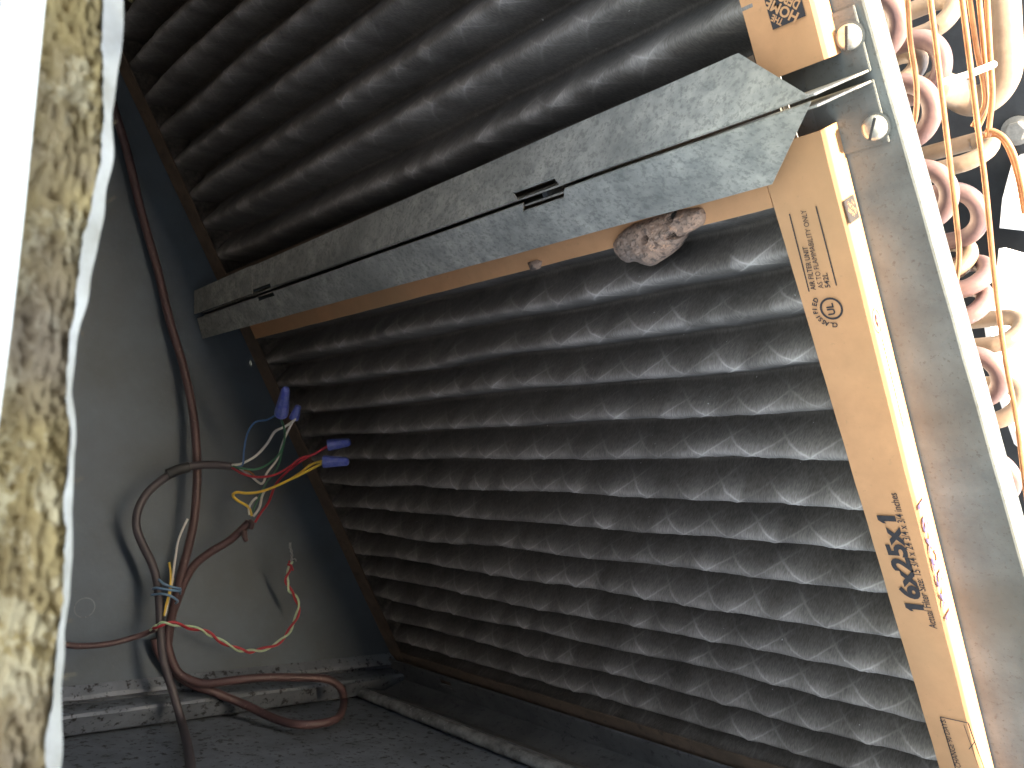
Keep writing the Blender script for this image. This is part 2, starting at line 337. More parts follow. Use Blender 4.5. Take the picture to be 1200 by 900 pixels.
# ================================================================ filters
def lines(corners):
    return corners
def make_filter(tagdata, outer, inner, side_depth=.048, crest0=.063, pitch=.0745, amp=.064, seed=0, flip=1):
    """outer/inner: corner (U,v) in order near-top, near-bottom, far-bottom, far-top"""
    label, grp = tagdata
    root = empty('air_filter', (sum(q[0] for q in outer) / 4, sum(q[1] for q in outer) / 4, -side_depth), label, 'air filter', grp)
    O = [np.array([q[0], q[1], 0.]) for q in outer]; I = [np.array([q[0], q[1], 0.]) for q in inner]
    def strip(o1, o2, i1, i2, sd, n=36, m_='kraft'):
        V, Fc = [], []
        nin = np.cross(o2 - o1, ew); nin /= np.linalg.norm(nin)
        if nin @ (i1 - o1) < 0: nin = -nin
        th = .0035
        for k in range(n + 1):
            t = k / n; o = o1 + (o2 - o1) * t; i = i1 + (i2 - i1) * t
            jj = nin * .0012 * nz(t * 9, sd, seed) + ew * .0007 * nz(t * 5, sd + 3, seed)
            je = nin * .0009 * nz(t * 23, sd, seed + 7)
            V += [o + jj, i + je + jj * .5, i + je + jj * .5 - ew * th, o + nin * th - ew * th + jj, o + nin * th - ew * side_depth, o - ew * side_depth]
        for k in range(n):
            for j in range(6):
                Fc.append((k * 6 + j, k * 6 + (j + 1) % 6, (k + 1) * 6 + (j + 1) % 6, (k + 1) * 6 + j))
        Fc.append((0, 1, 2, 3)); Fc.append((0, 3, 4, 5)); k = n * 6; Fc.append((k, k + 3, k + 2, k + 1)); Fc.append((k, k + 5, k + 4, k + 3))
        return obj('frame_strip', V, Fc, m_, root)
    # near and far strips run the full height; top and bottom butt between them
    def on(a, b, v): t = (v - a[1]) / (b[1] - a[1]); return a + (b - a) * t
    near = strip(O[0], O[1], on(I[0], I[1], O[0][1]), on(I[0], I[1], O[1][1]), 0)
    far = strip(O[3], O[2], on(I[3], I[2], O[3][1]), on(I[3], I[2], O[2][1]), 1, 36, 'dark_kraft')
    def at_in(near_, v): a, b = (I[0], I[1]) if near_ else (I[3], I[2]); return on(a, b, v)
    e = np.array([.0012, 0, 0])
    strip(at_in(1, O[0][1]) + e, at_in(0, O[3][1]) - e, at_in(1, I[0][1]) + e, at_in(0, I[3][1]) - e, 2, 60)
    strip(at_in(1, O[1][1]) + e, at_in(0, O[2][1]) - e, at_in(1, I[1][1]) + e, at_in(0, I[2][1]) - e, 3, 60, 'dark_kraft')
    # pleated fabric
    U0 = min(I[0][0], I[1][0]) - .03; U1 = max(I[2][0], I[3][0]) + .03; va = I[0][1] - .02; vb = I[1][1] + .02
    nU = 1300; nV = int((vb - va) / pitch * 27)
    us = np.linspace(U0, U1, nU)[:, None]; vs = np.linspace(va, vb, nV)[None, :]
    rng = np.random.RandomState(seed + 1)
    def smooth_noise(n, cells, k):                      # 1-D value noise for each pleat
        g = rng.randn(k, cells + 3); x = np.linspace(0, cells, n); i = x.astype(int); f = x - i; f = f * f * (3 - 2 * f)
        return (g[:, i] * (1 - f) + g[:, i + 1] * f)
    K = int((vb - va) / pitch) + 6
    wav = smooth_noise(nU, 7, K) * .0035 + smooth_noise(nU, 30, K) * .0009 + smooth_noise(nU, 90, K) * .0003     # sideways wander of each crest
    hgt = smooth_noise(nU, 5, K) * .08 + smooth_noise(nU, 30, K) * .03
    ph = (vs - crest0) / pitch + np.zeros_like(us)
    kk = np.floor(ph + .5).astype(int); kmin = kk.min(); kk -= kmin; kk = np.clip(kk, 0, K - 2)
    iu = np.arange(nU)[:, None] + np.zeros((1, nV), int)
    fr = ph - (kk + kmin)                                # -0.5..0.5 across one pleat
    # blend wander with the neighbour so valleys stay joined
    s = np.where(fr >= 0, 1, -1); k2 = np.clip(kk + s, 0, K - 1); tt = np.abs(fr); wgt = tt
    W_ = wav[kk, iu] * (1 - wgt) + wav[k2, iu] * wgt; H_ = hgt[kk, iu] * (1 - wgt) + hgt[k2, iu] * wgt
    cosv = .5 + .5 * np.cos(2 * np.pi * fr)
    prof = np.clip(cosv, 0, 1) ** .85
    # arc coordinate over the pleat for the expanded-mesh imprint
    arc = fr * 2
    P_ = .092
    offs = rng.rand(K) * P_; offs = offs[kk]
    a1 = ((us + offs) / P_ + arc * .95) % 1.0; a2 = ((us + offs) / P_ - arc * .95 + .12) % 1.0
    d1 = np.minimum(a1, 1 - a1); d2 = np.minimum(a2, 1 - a2)
    ln = np.exp(-(d1 / .06) ** 2) + np.exp(-(d2 / .06) ** 2)
    st = smooth_noise(nU, 46, K) * .35 + .65; st = np.clip(st[kk, iu], .08, 1.2)
    crest = np.exp(-(fr / .25) ** 2)
    relief = ln * crest * st
    broad = np.exp(-(d1 / .14) ** 2) + np.exp(-(d2 / .14) ** 2)
    fine = rng.randn(nU, nV)
    w_ = -.004 - amp * (1 - prof * (1 + H_ * .5)) + .0013 * relief + .0006 * broad * np.exp(-(fr / .3) ** 2) * st - .002
    w_ = np.minimum(w_, .006) + fine * .0001
    # keep the fabric behind the lips
    edge = np.minimum(us - (U0 + .03), (U1 - .03) - us) + 0 * vs; edge2 = np.minimum(vs - va - .02, vb - .02 - vs) + 0 * us
    w_ = np.where(edge < 0.004, np.minimum(w_, -.007), w_); w_ = np.where(edge2 < 0.003, np.minimum(w_, -.008), w_)
    w_ = np.where(edge < -.012, -.010, w_); w_ = np.where(edge2 < -.010, -.010, w_)       # pleat ends are glued shut under the lips
    V = np.zeros((nU, nV, 3)); V[..., 0] = us + 0 * vs; V[..., 1] = vs + W_ + .0012 * relief * np.tanh(fr * 9) ; V[..., 2] = w_
    Wd = np.stack([-V[..., 1], V[..., 2], -V[..., 0]], -1).reshape(-1, 3) * S
    c = (Wd.min(0) + Wd.max(0)) / 2; Wd -= c
    idx = np.arange(nU * nV).reshape(nU, nV)
    q = np.stack([idx[:-1, :-1], idx[1:, :-1], idx[1:, 1:], idx[:-1, 1:]], -1).reshape(-1, 4)
    me = bpy.data.meshes.new('pleated_fabric'); me.vertices.add(len(Wd)); me.vertices.foreach_set('co', Wd.astype(np.float32).ravel())
    me.loops.add(q.size); me.loops.foreach_set('vertex_index', q.astype(np.int32).ravel())
    me.polygons.add(len(q)); me.polygons.foreach_set('loop_start', np.arange(0, q.size, 4, dtype=np.int32)); me.polygons.foreach_set('loop_total', np.full(len(q), 4, np.int32))
    me.update(); me.polygons.foreach_set('use_smooth', np.ones(len(q), bool))
    at_ = me.attributes.new('lint_light', 'FLOAT', 'POINT')
    haz = (np.exp(-(fr / .14) ** 2) * .27 + np.exp(-(fr / .30) ** 2) * .20) * np.clip(st, .35, 1)  # lint on the crests plus their brighter shading, painted into the colour
    at_.data.foreach_set('value', np.clip(haz, 0, .75).astype(np.float32).ravel())
    for nm_, ar in (('along', (us + offs) / P_), ('arc', arc + 0 * us), ('rubmask', crest * st * (1 - .32 * us) * (.6 if seed == 11 else 1))):
        me.attributes.new(nm_, 'FLOAT', 'POINT').data.foreach_set('value', (ar + np.zeros((nU, nV))).astype(np.float32).ravel())
    me.materials.append(M['media']); o = bpy.data.objects.new('pleated_fabric', me); link(o)
    o.parent = root; o.location = Vector(c) - gloc(root)
    # dark backing so nothing shines through
    box('backing_mesh', (U0 + .036, va + .024, -side_depth - .036), (U1 - .036, vb - .024, -side_depth - .034), 'fins', root)
    return root, near

low_root, low_near = make_filter(('lower pleated air filter, tan cardboard frame printed with its size, grey dusty pleats', 'pleated air filters'),
    [(-.0855, -.075), (-.052, 1.07), (1.612, 1.07), (1.608, -.075)],
    [(0, 0), (.002, 1.0), (1.548, 1.0), (1.545, 0)], seed=3)
up_root, up_near = make_filter(('upper pleated air filter above the slotted metal bracket, its far end in shadow', 'pleated air filters'),
    [(-.130, -1.36), (-.112, -.150), (1.606, -.150), (1.606, -1.36)],
    [(-.052, -1.29), (-.032, -.185), (1.545, -.185), (1.552, -1.29)], crest0=-.232, pitch=.0835, amp=.070, seed=11)

# ---- printing on the lower filter: letters read towards -v, their tops towards +U
def ontext(body, x0, y0, h, m='ink', x1=None, y1=None, name='printed_text', bold=.0, root=low_root):
    a = atw(x0, y0, .0); wd = None
    xd = -ev + 0 * eU
    if x1 is not None:
        b = atw(x1, y1, .0); xd = b - a; wd = np.linalg.norm(xd); xd = xd / wd
    yd = np.cross(ew, xd); yd = yd if yd[0] > 0 else -yd
    return text(name, body, a, xd, yd, h, m, root, bold=bold, width=wd, lift=.0022)
def big_size_print():
    a = atw(1085, 718, 0); b = atw(1047, 596, 0); xd = b - a; L = np.linalg.norm(xd); xd /= L; yd = np.cross(ew, xd)
    if yd[0] < 0: yd = -yd
    h = .0258
    one = [(.10, 0), (.10, .68), (.0, .60), (.0, .76), (.14, 1.0), (.36, 1.0), (.36, 0)]
    for t0, sc in ((.01, .135), (.865, .135)):
        V = [a + xd * (t0 * L + x * sc * L / .36 * .55) + yd * y * h + ew * .0022 for x, y in one]
        obj('size_print', V, [(0, 1, 6), (1, 2, 3), (1, 3, 4), (1, 4, 5), (1, 5, 6)], 'ink', low_root)
    text('size_print', '6x25x', a + xd * L * .135, xd, yd, h, 'ink', low_root, bold=.04, width=L * .70, lift=.0022)
big_size_print()
ontext('Actual Filter Size: 15 3/4 x 24 3/4 x 3/4 inches', 1099, 736, .0105, x1=1051, y1=577, name='size_detail_print', bold=.008)
ontext('AIR FILTER UNIT', 957, 339, .0070, x1=947, y1=288, bold=.012)
ontext('AS TO FLAMMABILITY ONLY', 966, 337, .0070, x1=945, y1=245, bold=.0)
ontext('542L', 974, 336, .0070, x1=970, y1=319, bold=.012)
def rule(x0, y0, x1, y1, wd=.0016, name='printed_line', root=low_root, fn=None):
    g = fn or (lambda x, y: atw(x, y, 0)); a, b = g(x0, y0), g(x1, y1); N = ew
    t = b - a; t /= np.linalg.norm(t); s = np.cross(ew, t) * wd / 2
    return obj(name, [a - s + ew * .0022, a + s + ew * .0022, b + s + ew * .0022, b - s + ew * .0022], [(0, 1, 2, 3)], 'ink', root)
rule(926, 250, 949, 341); rule(957, 241, 981, 334)
rule(1102.5, 839, 1122, 905); rule(1102.5, 839, 1135, 846); rule(1135, 846, 1157, 908); rule(1130, 848, 1150, 905, .0008); rule(1136, 877, 1143, 868, .0010)
ontext('CHANGE 90 DAYS.', 1127, 899, .0082, x1=1108, y1=842, bold=.004)
cc = atw(975, 361, 0)
V, Fc = merge([disc_ring(cc, eU, ev, .0125, .0152, ew, .0022, 48)]); obj('ring_emblem', V, Fc, 'ink', low_root)
text('emblem_letters', 'UL', cc + ev * .0085 - eU * .0035 - ew * 0, -ev, eU, .0095, 'ink', low_root, bold=.03, width=.016, lift=.0022)
word = 'CLASSIFIED'
for i, ch in enumerate(word):                           # lettering curved round the emblem's upper-left side
    a = math.radians(202 - 128 * i / 9 + 0); r = .0195
    # angle measured in reading frame: x=-v, y=+U
    rx, ry = math.cos(a - math.radians(22 - 0)), math.sin(a - math.radians(22 - 0))
    pos = cc + (-ev) * rx * r + eU * ry * r; tx = (-ev) * ry + eU * (-rx); ty = (-ev) * rx + eU * ry
    text('arched_letter', ch, pos - tx * .0022, tx, ty, .0062, 'ink', low_root, bold=.03, lift=.0022)
# logo on the narrow side of the lower filter and on the front of the upper one
def logo(center, X, Y, sz, root, name='square_logo', cream='kraft', lift=.0026):
    """X reading direction of the diamond's text, Y up of the text"""
    X = X / np.linalg.norm(X); Y = Y / np.linalg.norm(Y); N = np.cross(X, Y)
    if N @ (CAM - center) < 0: N = -N
    h = sz / math.sqrt(2)
    q = [center + X * h + N * lift, center + Y * h + N * lift, center - X * h + N * lift, center - Y * h + N * lift]
    lg = obj(name, q, [(0, 1, 2, 3)], 'ink', root)
    big = sz > .035
    for body, yy, hh, ww in ((('THE', .34, .17, .36), ('HOME', .02, .27, 1.02), ('DEPOT', -.27, .24, .80)) if big else (('THE', .27, .12, .26), ('HOME', .0, .19, .74), ('DEPOT', -.23, .16, .56))):
        text('logo_word', body, center + X * (-ww / 2 * sz) + Y * yy * sz, X, Y, hh * sz, cream, lg, bold=.03 if sz > .035 else -.012, width=ww * sz, lift=lift + .0007)
    return lg
c0 = (atw(943, 20, 0) + atw(910, 35, 0)) / 2 - ev * .022; c0[2] = 0
logo(c0, eU - ev, eU + ev, .042, up_root)
Uo = lambda v: -.0855 + (.0335) * (v + .075) / 1.145           # outer edge of the near strip
def onside(x, y):                                               # point on the narrow side face
    q = atU(x, y, -.08); return atU(x, y, Uo(q[1]))
cs = onside(991, 249); cs[2] = -.024; logo(cs, -ew + ev, -ew * 1. - ev, .030, low_root, cream='kraft')
# oval mark, row of tiny print, marker writing on the side face
co_ = onside(1024, 379); co_[2] = -.024; N_ = -eU
V, Fc = merge([disc_ring(co_, ev, ew, .0150, .0168, N_, .0024, 40, .62), disc_ring(co_, ev, ew, 0.002, .0085, N_, .0024, 16, .45)]); obj('oval_mark', V, Fc, 'marker', low_root)
a_, b_ = onside(1029, 402), onside(1057, 505); a_[2] = b_[2] = -.026; parts = []
for i in range(22):
    p = a_ + (b_ - a_) * i / 22; l = (b_ - a_) / 22 * (.45 + .3 * random.random())
    s = ew * .0012
    parts.append(([p - s + N_ * .0024, p + s + N_ * .0024, p + l + s + N_ * .0024, p + l - s + N_ * .0024], [(0, 1, 2, 3)]))
obj('fine_print_row', *merge(parts), 'marker', low_root)
a_, b_ = onside(1079, 585), onside(1120, 706); a_[2] = b_[2] = -.007
text('marker_writing', '16x25x1', a_, b_ - a_, -ew, .022, 'marker', low_root, bold=.025, width=np.linalg.norm(b_ - a_), lift=.0024, spacing=1.15)

# ================================================================ post at the near end
post = empty('end_post', (-.1, -.1, -.06), 'grey weathered sheet metal post with a sunlit outer edge beside the coil bends', 'post')
def Up(v): return -.1475 - .030 * (v + .3) / 1.3
n = 60; V, Fc = [], []
wf, wb, tk = -.052, -.094, .004
for i in range(n + 1):
    v = -1.4 + 2.9 * i / n; u = Up(v) + .0010 * nz(v * 22) + .0006 * nz(v * 90); wo = wf - .001 * nz(v * 13, 4)
    V += [(-.03, v, wf), (u + .0035, v, wo), (u + .0008, v, wo - .0012), (u, v, wo - .004), (u, v, wb), (u + tk, v, wb), (u + tk, v, wf - tk), (-.03, v, wf - tk)]
for i in range(n):
    for j in range(8): Fc.append((i * 8 + j, i * 8 + (j + 1) % 8, (i + 1) * 8 + (j + 1) % 8, (i + 1) * 8 + j))
po = obj('flange', V, Fc, 'post', post)

# ================================================================ centre bracket
br = empty('filter_bracket', (-.1, -.11, -.05), 'mottled galvanised two-piece bracket with pointed end, screwed to the post between the two filters', 'bracket')
def plate(name, ridge_a, ridge_b, out_a, out_b, slots_, sgn):
    """flange from a ridge line to an outer line, notched beside the ridge"""
    ra, rb, oa, ob = [np.array(q, float) for q in (ridge_a, ridge_b, out_a, out_b)]
    us = sorted(set([0, 1] + [i / 40 for i in range(1, 40)] + [t for s in slots_ for t in s[:2]]))
    th = .0035
    def P(t, s):
        a = ra + (rb - ra) * t; b = oa + (ob - oa) * t; q = a + (b - a) * s
        return q + np.array([0, .0010 * nz(t * 9, s), .0016 * nz(t * 6, s * 2, sgn)])
    V, Fc = [], []
    nrm = np.cross(rb - ra, oa - ra); nrm /= np.linalg.norm(nrm)
    if nrm[2] < 0: nrm = -nrm
    parts_ = []
    for a, b in zip(us[:-1], us[1:]):
        s0 = 0
        for (x0, x1, d) in slots_:
            if a >= x0 - 1e-9 and b <= x1 + 1e-9: s0 = d
        q = [P(a, s0), P(b, s0), P(b, 1), P(a, 1)]
        parts_.append((q, [(0, 1, 2, 3)]))
    V, Fc = merge(parts_)
    vs = [wv(v) for v in V]; c = sum(vs, Vector()) / len(vs)
    me = bpy.data.meshes.new(name); me.from_pydata([v - c for v in vs], [], Fc); bm = bmesh.new(); bm.from_mesh(me)
    bmesh.ops.remove_doubles(bm, verts=bm.verts, dist=1e-6)
    bmesh.ops.recalc_face_normals(bm, faces=bm.faces); bm.faces.ensure_lookup_table()
    if bm.faces[0].normal.dot(Vector((0, 1, 0))) < 0: bmesh.ops.reverse_faces(bm, faces=bm.faces)
    bm.to_mesh(me); bm.free(); me.materials.append(M['galv'])
    o = bpy.data.objects.new(name, me); link(o); o.parent = br; o.location = c - gloc(br)
    md = o.modifiers.new('thickness', 'SOLIDIFY'); md.thickness = th * S; md.offset = -1
    bv = o.modifiers.new('rounding', 'BEVEL'); bv.width = .0004; bv.segments = 2; bv.limit_method = 'ANGLE'
    return o
tipU = atw(948, 112, .088); tipL = atw(950, 121, .088)
farU = atU(229, 368, 1.608); farL = atU(231, 373, 1.608)
outU = atw(865, 62, .034); outUf = atU(229, 341, 1.608)
outL = atw(905, 216, .030); outLf = atU(237, 397, 1.608)
def tpar(x, y, A, B):                                            # parameter along a ridge nearest to a picked pixel
    pa = (A - CAM) @ R; pb = (B - CAM) @ R
    best = min((abs((600 + F * q[0] / q[2]) - x), t) for t in [i / 2000 for i in range(2001)] for q in [(((A + (B - A) * t) - CAM) @ R)])
    return best[1]
sl1 = (tpar(655, 0, tipU, farU), tpar(606, 0, tipU, farU)); sl2 = (tpar(317, 0, tipU, farU), tpar(297, 0, tipU, farU))
sm1 = (tpar(661, 0, tipL, farL), tpar(613, 0, tipL, farL)); sm2 = (tpar(320, 0, tipL, farL), tpar(301, 0, tipL, farL))
plate('upper_flange', tipU, farU, outU, outUf, [(sl1[0], sl1[1], .17), (sl2[0], sl2[1], .16)], 1)
plate('lower_flange', tipL, farL, outL, outLf, [(sm1[0], sm1[1], .15), (sm2[0], sm2[1], .16)], 2)
box('light_stop', (.30, -.1195, -.044), (.31, -.1085, .070), 'black', br)  # three hidden blocks added to stop sun leaking past the bracket
box('light_stop', (.30, -.1055, -.044), (.31, -.0745, .028), 'black', br)
box('light_stop', (.30, -.0740, .004), (.31, -.045, .030), 'black', br)
# webs running back between the filters, bent out as tabs on the post
def web(name, vv, va, vb, sgn):
    V, Fc = [], []
    q = [(tipU[0] + .002, vv, .072), (1.605, (farU[1] + farL[1]) / 2 + (vv - (tipU[1] + tipL[1]) / 2) * .6, .076), (1.605, -.112, -.044), (-.137, vv, -.046)]
    th = np.array([0, .0025 * sgn, 0])
    V = [np.array(p, float) for p in q] + [np.array(p, float) + th for p in q]
    Fc = [(0, 1, 2, 3), (7, 6, 5, 4), (0, 4, 5, 1), (1, 5, 6, 2), (2, 6, 7, 3), (3, 7, 4, 0)]
    wb_ = obj(name, V, Fc, 'galv', br)
    a, b = sorted((va, vb))
    tb = box('tab', (-.139, a, -.0505), (-.060, b, -.0462), 'post', wb_, bevel=.0008)
    return wb_
web('upper_web', -.1215, -.195, -.119, 1); web('lower_web', -.1065, -.109, -.034, -1)
def screw(px, py, w_, rot, parent, r=.0148):
    c = atw(px, py, w_); V, Fc = [], []
    rings = [(r, 0), (r, .004), (r * .93, .0075), (r * .6, .0095), (0.0001, .0102)]
    rot_ = rot; n = 36
    for rr, h in rings:
        for i in range(n):
            a = 2 * math.pi * i / n; x, y = rr * math.cos(a), rr * math.sin(a)
            V.append(c + eU * (x * math.cos(rot_) - y * math.sin(rot_)) + ev * (x * math.sin(rot_) + y * math.cos(rot_)) + ew * h)
    for k in range(len(rings) - 1):
        for i in range(n): j = (i + 1) % n; Fc.append((k * n + i, k * n + j, (k + 1) * n + j, (k + 1) * n + i))
    s = obj('screw', V, Fc, 'screw', parent, smooth=True)
    # slot: dark recess walls
    X = eU * math.cos(rot_) + ev * math.sin(rot_); Y = -eU * math.sin(rot_) + ev * math.cos(rot_)
    q = [c + X * a * r * .9 + Y * b * .0016 + ew * h for h in (.0085, .0108) for a, b in ((-1, -1), (1, -1), (1, 1), (-1, 1))]
    obj('slot', q, [(0, 1, 2, 3), (4, 7, 6, 5), (0, 4, 5, 1), (1, 5, 6, 2), (2, 6, 7, 3), (3, 7, 4, 0)], 'black', s)
    # washer
    V, Fc = disc_ring(c, eU, ev, r * .9, r * 1.22, ew, .0012, 36); obj('washer', V, Fc, 'post', s)
    return s
screw(996, 43, -.046, math.radians(75), br); screw(1026, 149, -.046, math.radians(62), br)

# ================================================================ mud nest
out = [(717, 296), (716, 287), (722, 277), (732, 268), (745, 262), (760, 257), (775, 252), (790, 249), (806, 247), (818, 247), (822, 256), (820, 265), (816, 268),
       (808, 273), (800, 276), (795, 285), (788, 295), (780, 302), (770, 309), (762, 313), (750, 311), (742, 308), (733, 309), (724, 304)]
pl = [atw(x, y, .012) for x, y in out]; pl = catmull(pl + [pl[0]], 8)[:-1]; n = len(pl); cn = atw(768, 282, .012)
hol = [(atw(756, 281, .03), .0062), (atw(786, 277, .03), .0080), (atw(780, 259, .03), .0070)]
V, Fc = [], []; NR = 44
rings = []
for k in range(NR + 1):
    t = k / NR
    for i, p in enumerate(pl):
        q = cn + (p - cn) * (1 - t); h = .030 * (1 - (1 - t) ** 2.6) ** .55
        h += .0045 * nz(q[0] * 60, q[1] * 60) * min(1, t * 4) + .002 * nz(q[0] * 200, q[1] * 200)
        h += .0020 * nz(q[0] * 330, q[1] * 330, 5) * min(1, t * 6) + .0012 * math.sin(q[0] * 420 + q[1] * 160) * min(1, t * 3)
        rag = 1 + .02 * nz(i * .8, 3) * (1 - t)
        for hc, hr in hol:
            dd = math.hypot(q[0] - hc[0], q[1] - hc[1]) / hr
            if dd < 1: h -= .045 * min(1, (1 - dd) * 4)
            elif dd < 1.5: h += .0015 * (1.5 - dd) * 2
        q = cn + (q - cn) * rag; V.append((q[0], q[1], .002 + max(h, .001)))
for k in range(NR):
    for i in range(n): j = (i + 1) % n; Fc.append((k * n + i, k * n + j, (k + 1) * n + j, (k + 1) * n + i))
b0 = len(V)
for p in pl: V.append((p[0], p[1] * 1 - .000, -.010))
for i in range(n): j = (i + 1) % n; Fc.append((i, j, b0 + j, b0 + i))
Fc.append(tuple(b0 + i for i in range(n)))
nest = empty('mud_nest', (cn[0], cn[1], 0), 'lumpy dried brown mud nest with three holes, stuck under the bracket on the cardboard frame', 'mud nest')
ms = obj('mud_shell', V, Fc, 'mud', nest, smooth=True); ms.data.materials.append(M['hole_shade']); off_ = gloc(ms)
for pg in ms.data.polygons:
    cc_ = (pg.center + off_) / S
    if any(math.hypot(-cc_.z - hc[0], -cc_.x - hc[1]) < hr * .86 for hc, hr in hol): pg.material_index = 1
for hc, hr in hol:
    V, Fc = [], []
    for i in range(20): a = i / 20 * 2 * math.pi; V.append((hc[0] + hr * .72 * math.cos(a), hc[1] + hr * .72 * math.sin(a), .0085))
    obj('hole_shade', V, [tuple(range(20))], 'hole_shade', nest)
# small mud smear further left on the frame
sm = [atw(x, y, .003) for x, y in ((618, 308), (628, 305), (634, 307), (632, 315), (622, 318))]
V = [tuple(p) for p in sm] + [(p[0] * .999, p[1], .0) for p in sm]; cq = sum(sm) / 5
V = [(cq[0], cq[1], .006)] + V; Fc = [(0, i + 1, (i + 1) % 5 + 1) for i in range(5)] + [(i + 1, (i + 1) % 5 + 1, (i + 1) % 5 + 6, i + 6) for i in range(5)]
tag(obj('mud_smear', V, Fc, 'mud', smooth=True), 'small dark mud spot on the cardboard strip to the left of the nest', 'mud spot')

# ================================================================ insulated wall edge, near left
ins = empty('insulated_panel', dp(0.4, -.83, .3), 'cut edge of a white sheet metal panel lined with yellow glass wool, close at left', 'insulated panel')
UT = -.1
insL = [(60, -60), (53, 0), (38, 150), (20, 330), (0, 480), (-20, 640), (-50, 960)]
insR = [(124, -60), (125, 0), (126, 60), (125, 130), (123, 190), (112, 240), (101, 290), (95, 330), (92, 380), (82, 460), (88, 520), (80, 600), (80, 680), (78, 720), (72, 760), (64, 830), (58, 900), (54, 960)]
foR = [(145, -60), (143, 0), (141, 60), (133, 130), (129, 200), (120, 260), (107, 320), (94, 380), (84, 460), (89, 520), (82, 600), (84, 650), (82, 700), (75, 740), (73, 800), (70, 900), (68, 960)]
def curve_d(pts):
    q = [atU(x, y, UT) for x, y in pts]; a = sorted((float(k @ PP), float(k @ DD)) for k in q)
    ps, ds = zip(*a); return lambda p: float(np.interp(p, ps, ds))
fL, fR, fF = curve_d(insL), curve_d(insR), curve_d(foR)
np_, nd = 1000, 46; V, Fc = [], []
for i in range(np_ + 1):
    p = -1.249 + 2.223 * i / np_
    a, b = fL(p), fR(p) + .0015 * nz(p * 60) + .0008 * nz(p * 200)
    for j in range(nd + 1):
        t = j / nd; d = a + (b - a) * t
        h = .005 * nz(p * 22, d * 50, 1) + .003 * nz(p * 70, d * 120, 2) + .004 * nz(p * 200, d * 260, 3)
        h += .002 * (max(0, abs(t - .5) * 2 - .8) / .2) ** 2 * (1 if t > .5 else 0)
        V.append(dp(UT + .006 + h, d, p))
    V.append(dp(1.55, a, p)); V.append(dp(1.55, -.813, p))
W2 = nd + 3
for i in range(np_):
    for j in range(nd): Fc.append((i * W2 + j, i * W2 + j + 1, (i + 1) * W2 + j + 1, (i + 1) * W2 + j))
    Fc.append((i * W2 + nd, i * W2 + nd + 2, (i + 1) * W2 + nd + 2, (i + 1) * W2 + nd))
    Fc.append((i * W2, (i + 1) * W2, (i + 1) * W2 + nd + 1, i * W2 + nd + 1))
obj('glass_wool', V, Fc, 'glass', ins, smooth=True)
V, Fc = [], []
for i in range(np_ + 1):
    p = -1.249 + 2.223 * i / np_; a = fR(p) - .003 + .0015 * nz(p * 60) + .0008 * nz(p * 200); b = max(fF(p) + .0012 * nz(p * 50, 9), a + .0008)
    V += [dp(UT - .004 + .006 * nz(p * 30, 5), a, p), dp(UT - .001 + .005 * nz(p * 26, 8), b, p), dp(.05, max(b - .002, -.812), p), dp(1.55, -.8095, p)]
for i in range(np_):
    for j in range(3): Fc.append((i * 4 + j, i * 4 + j + 1, (i + 1) * 4 + j + 1, (i + 1) * 4 + j))
obj('torn_facing', V, Fc, 'foil', ins, smooth=True)
# sheet metal skin, with a turned flange and a step
prof = [(-.104, -.853), (-.108, -.8575), (-.108, -.8725), (-.100, -.8735), (-.100, -.8755), (-.112, -.877), (-.112, -1.05), (-.105, -1.05), (-.02, -.876), (1.6, -.860), (1.6, -.855), (-.095, -.8545)]
sk = []
for i in range(41):
    p = -1.249 + 2.223 * i / 40; sh = fL(p) - (-.8525)
    for (U, d) in prof: sk.append(dp(U, d + (sh if U < .2 else 0), p))
k = len(prof); Fc = [(i * k + j, i * k + (j + 1) % k, (i + 1) * k + (j + 1) % k, (i + 1) * k + j) for i in range(40) for j in range(k)] + [tuple(range(k)), tuple(40 * k + j for j in reversed(range(k)))]
obj('sheet_metal_skin', sk, Fc, 'white', ins)
fib = []
for i in range(30):
    p = -.08 + .8 * random.random(); d = fF(p) - .002; q = dp(UT + .004 * random.random(), d, p)
    L = .003 + .006 * random.random(); dr = DD * (.6 + random.random()) + PP * random.uniform(-1, 1) + eU * random.uniform(-.6, .6); dr /= np.linalg.norm(dr)
    dr2 = dr + PP * random.uniform(-.8, .8); dr2 /= np.linalg.norm(dr2)
    fib.append(tubeg([q, q + dr * L * .5, q + dr * L * .5 + dr2 * L * .5], .00012, seg=3, sub=2))
fo = obj('loose_fibre', *merge(fib), 'glass', ins); fo['kind'] = 'stuff'

# ================================================================ cables and wires
def pth(L):
    out_ = []
    for x, y, o in L:
        while True:                                              # keep clear of the seam and side wall
            q = atU(x, y, 1.61 - o)
            if q @ PP < (.945 if o > .1 else .90) or o > .6: break
            o += .01
        out_.append(q)
    return out_
PXR = 2.05 / F                                                   # one pixel at the deep wall
def cab(name, label, L, r, m, cat='cable', **kw):
    o = tube(name, pth(L), r * PXR, m, None, **kw); return tag(o, label, cat)
A_ = empty('brown_cable', atU(222, 640, 1.56), 'long straight brown cable hanging from the upper left down to the blue tie wire', 'cable')
tube('jacket', pth([(128, 110, .06), (140, 148, .05), (152, 190, .035), (166, 250, .03), (183, 310, .03), (200, 380, .035), (215, 430, .045), (227, 490, .06), (231, 550, .075), (228, 605, .075), (221, 640, .07), (213, 670, .065), (206, 700, .055),
      (200, 730, .045), (196, 760, .04)]), 4.9 * PXR, 'brownj', A_)
B_ = empty('dark_cable', atU(187, 740, 1.52), 'dark grey cable bowed to the left, then hanging lowest past the seam', 'cable')
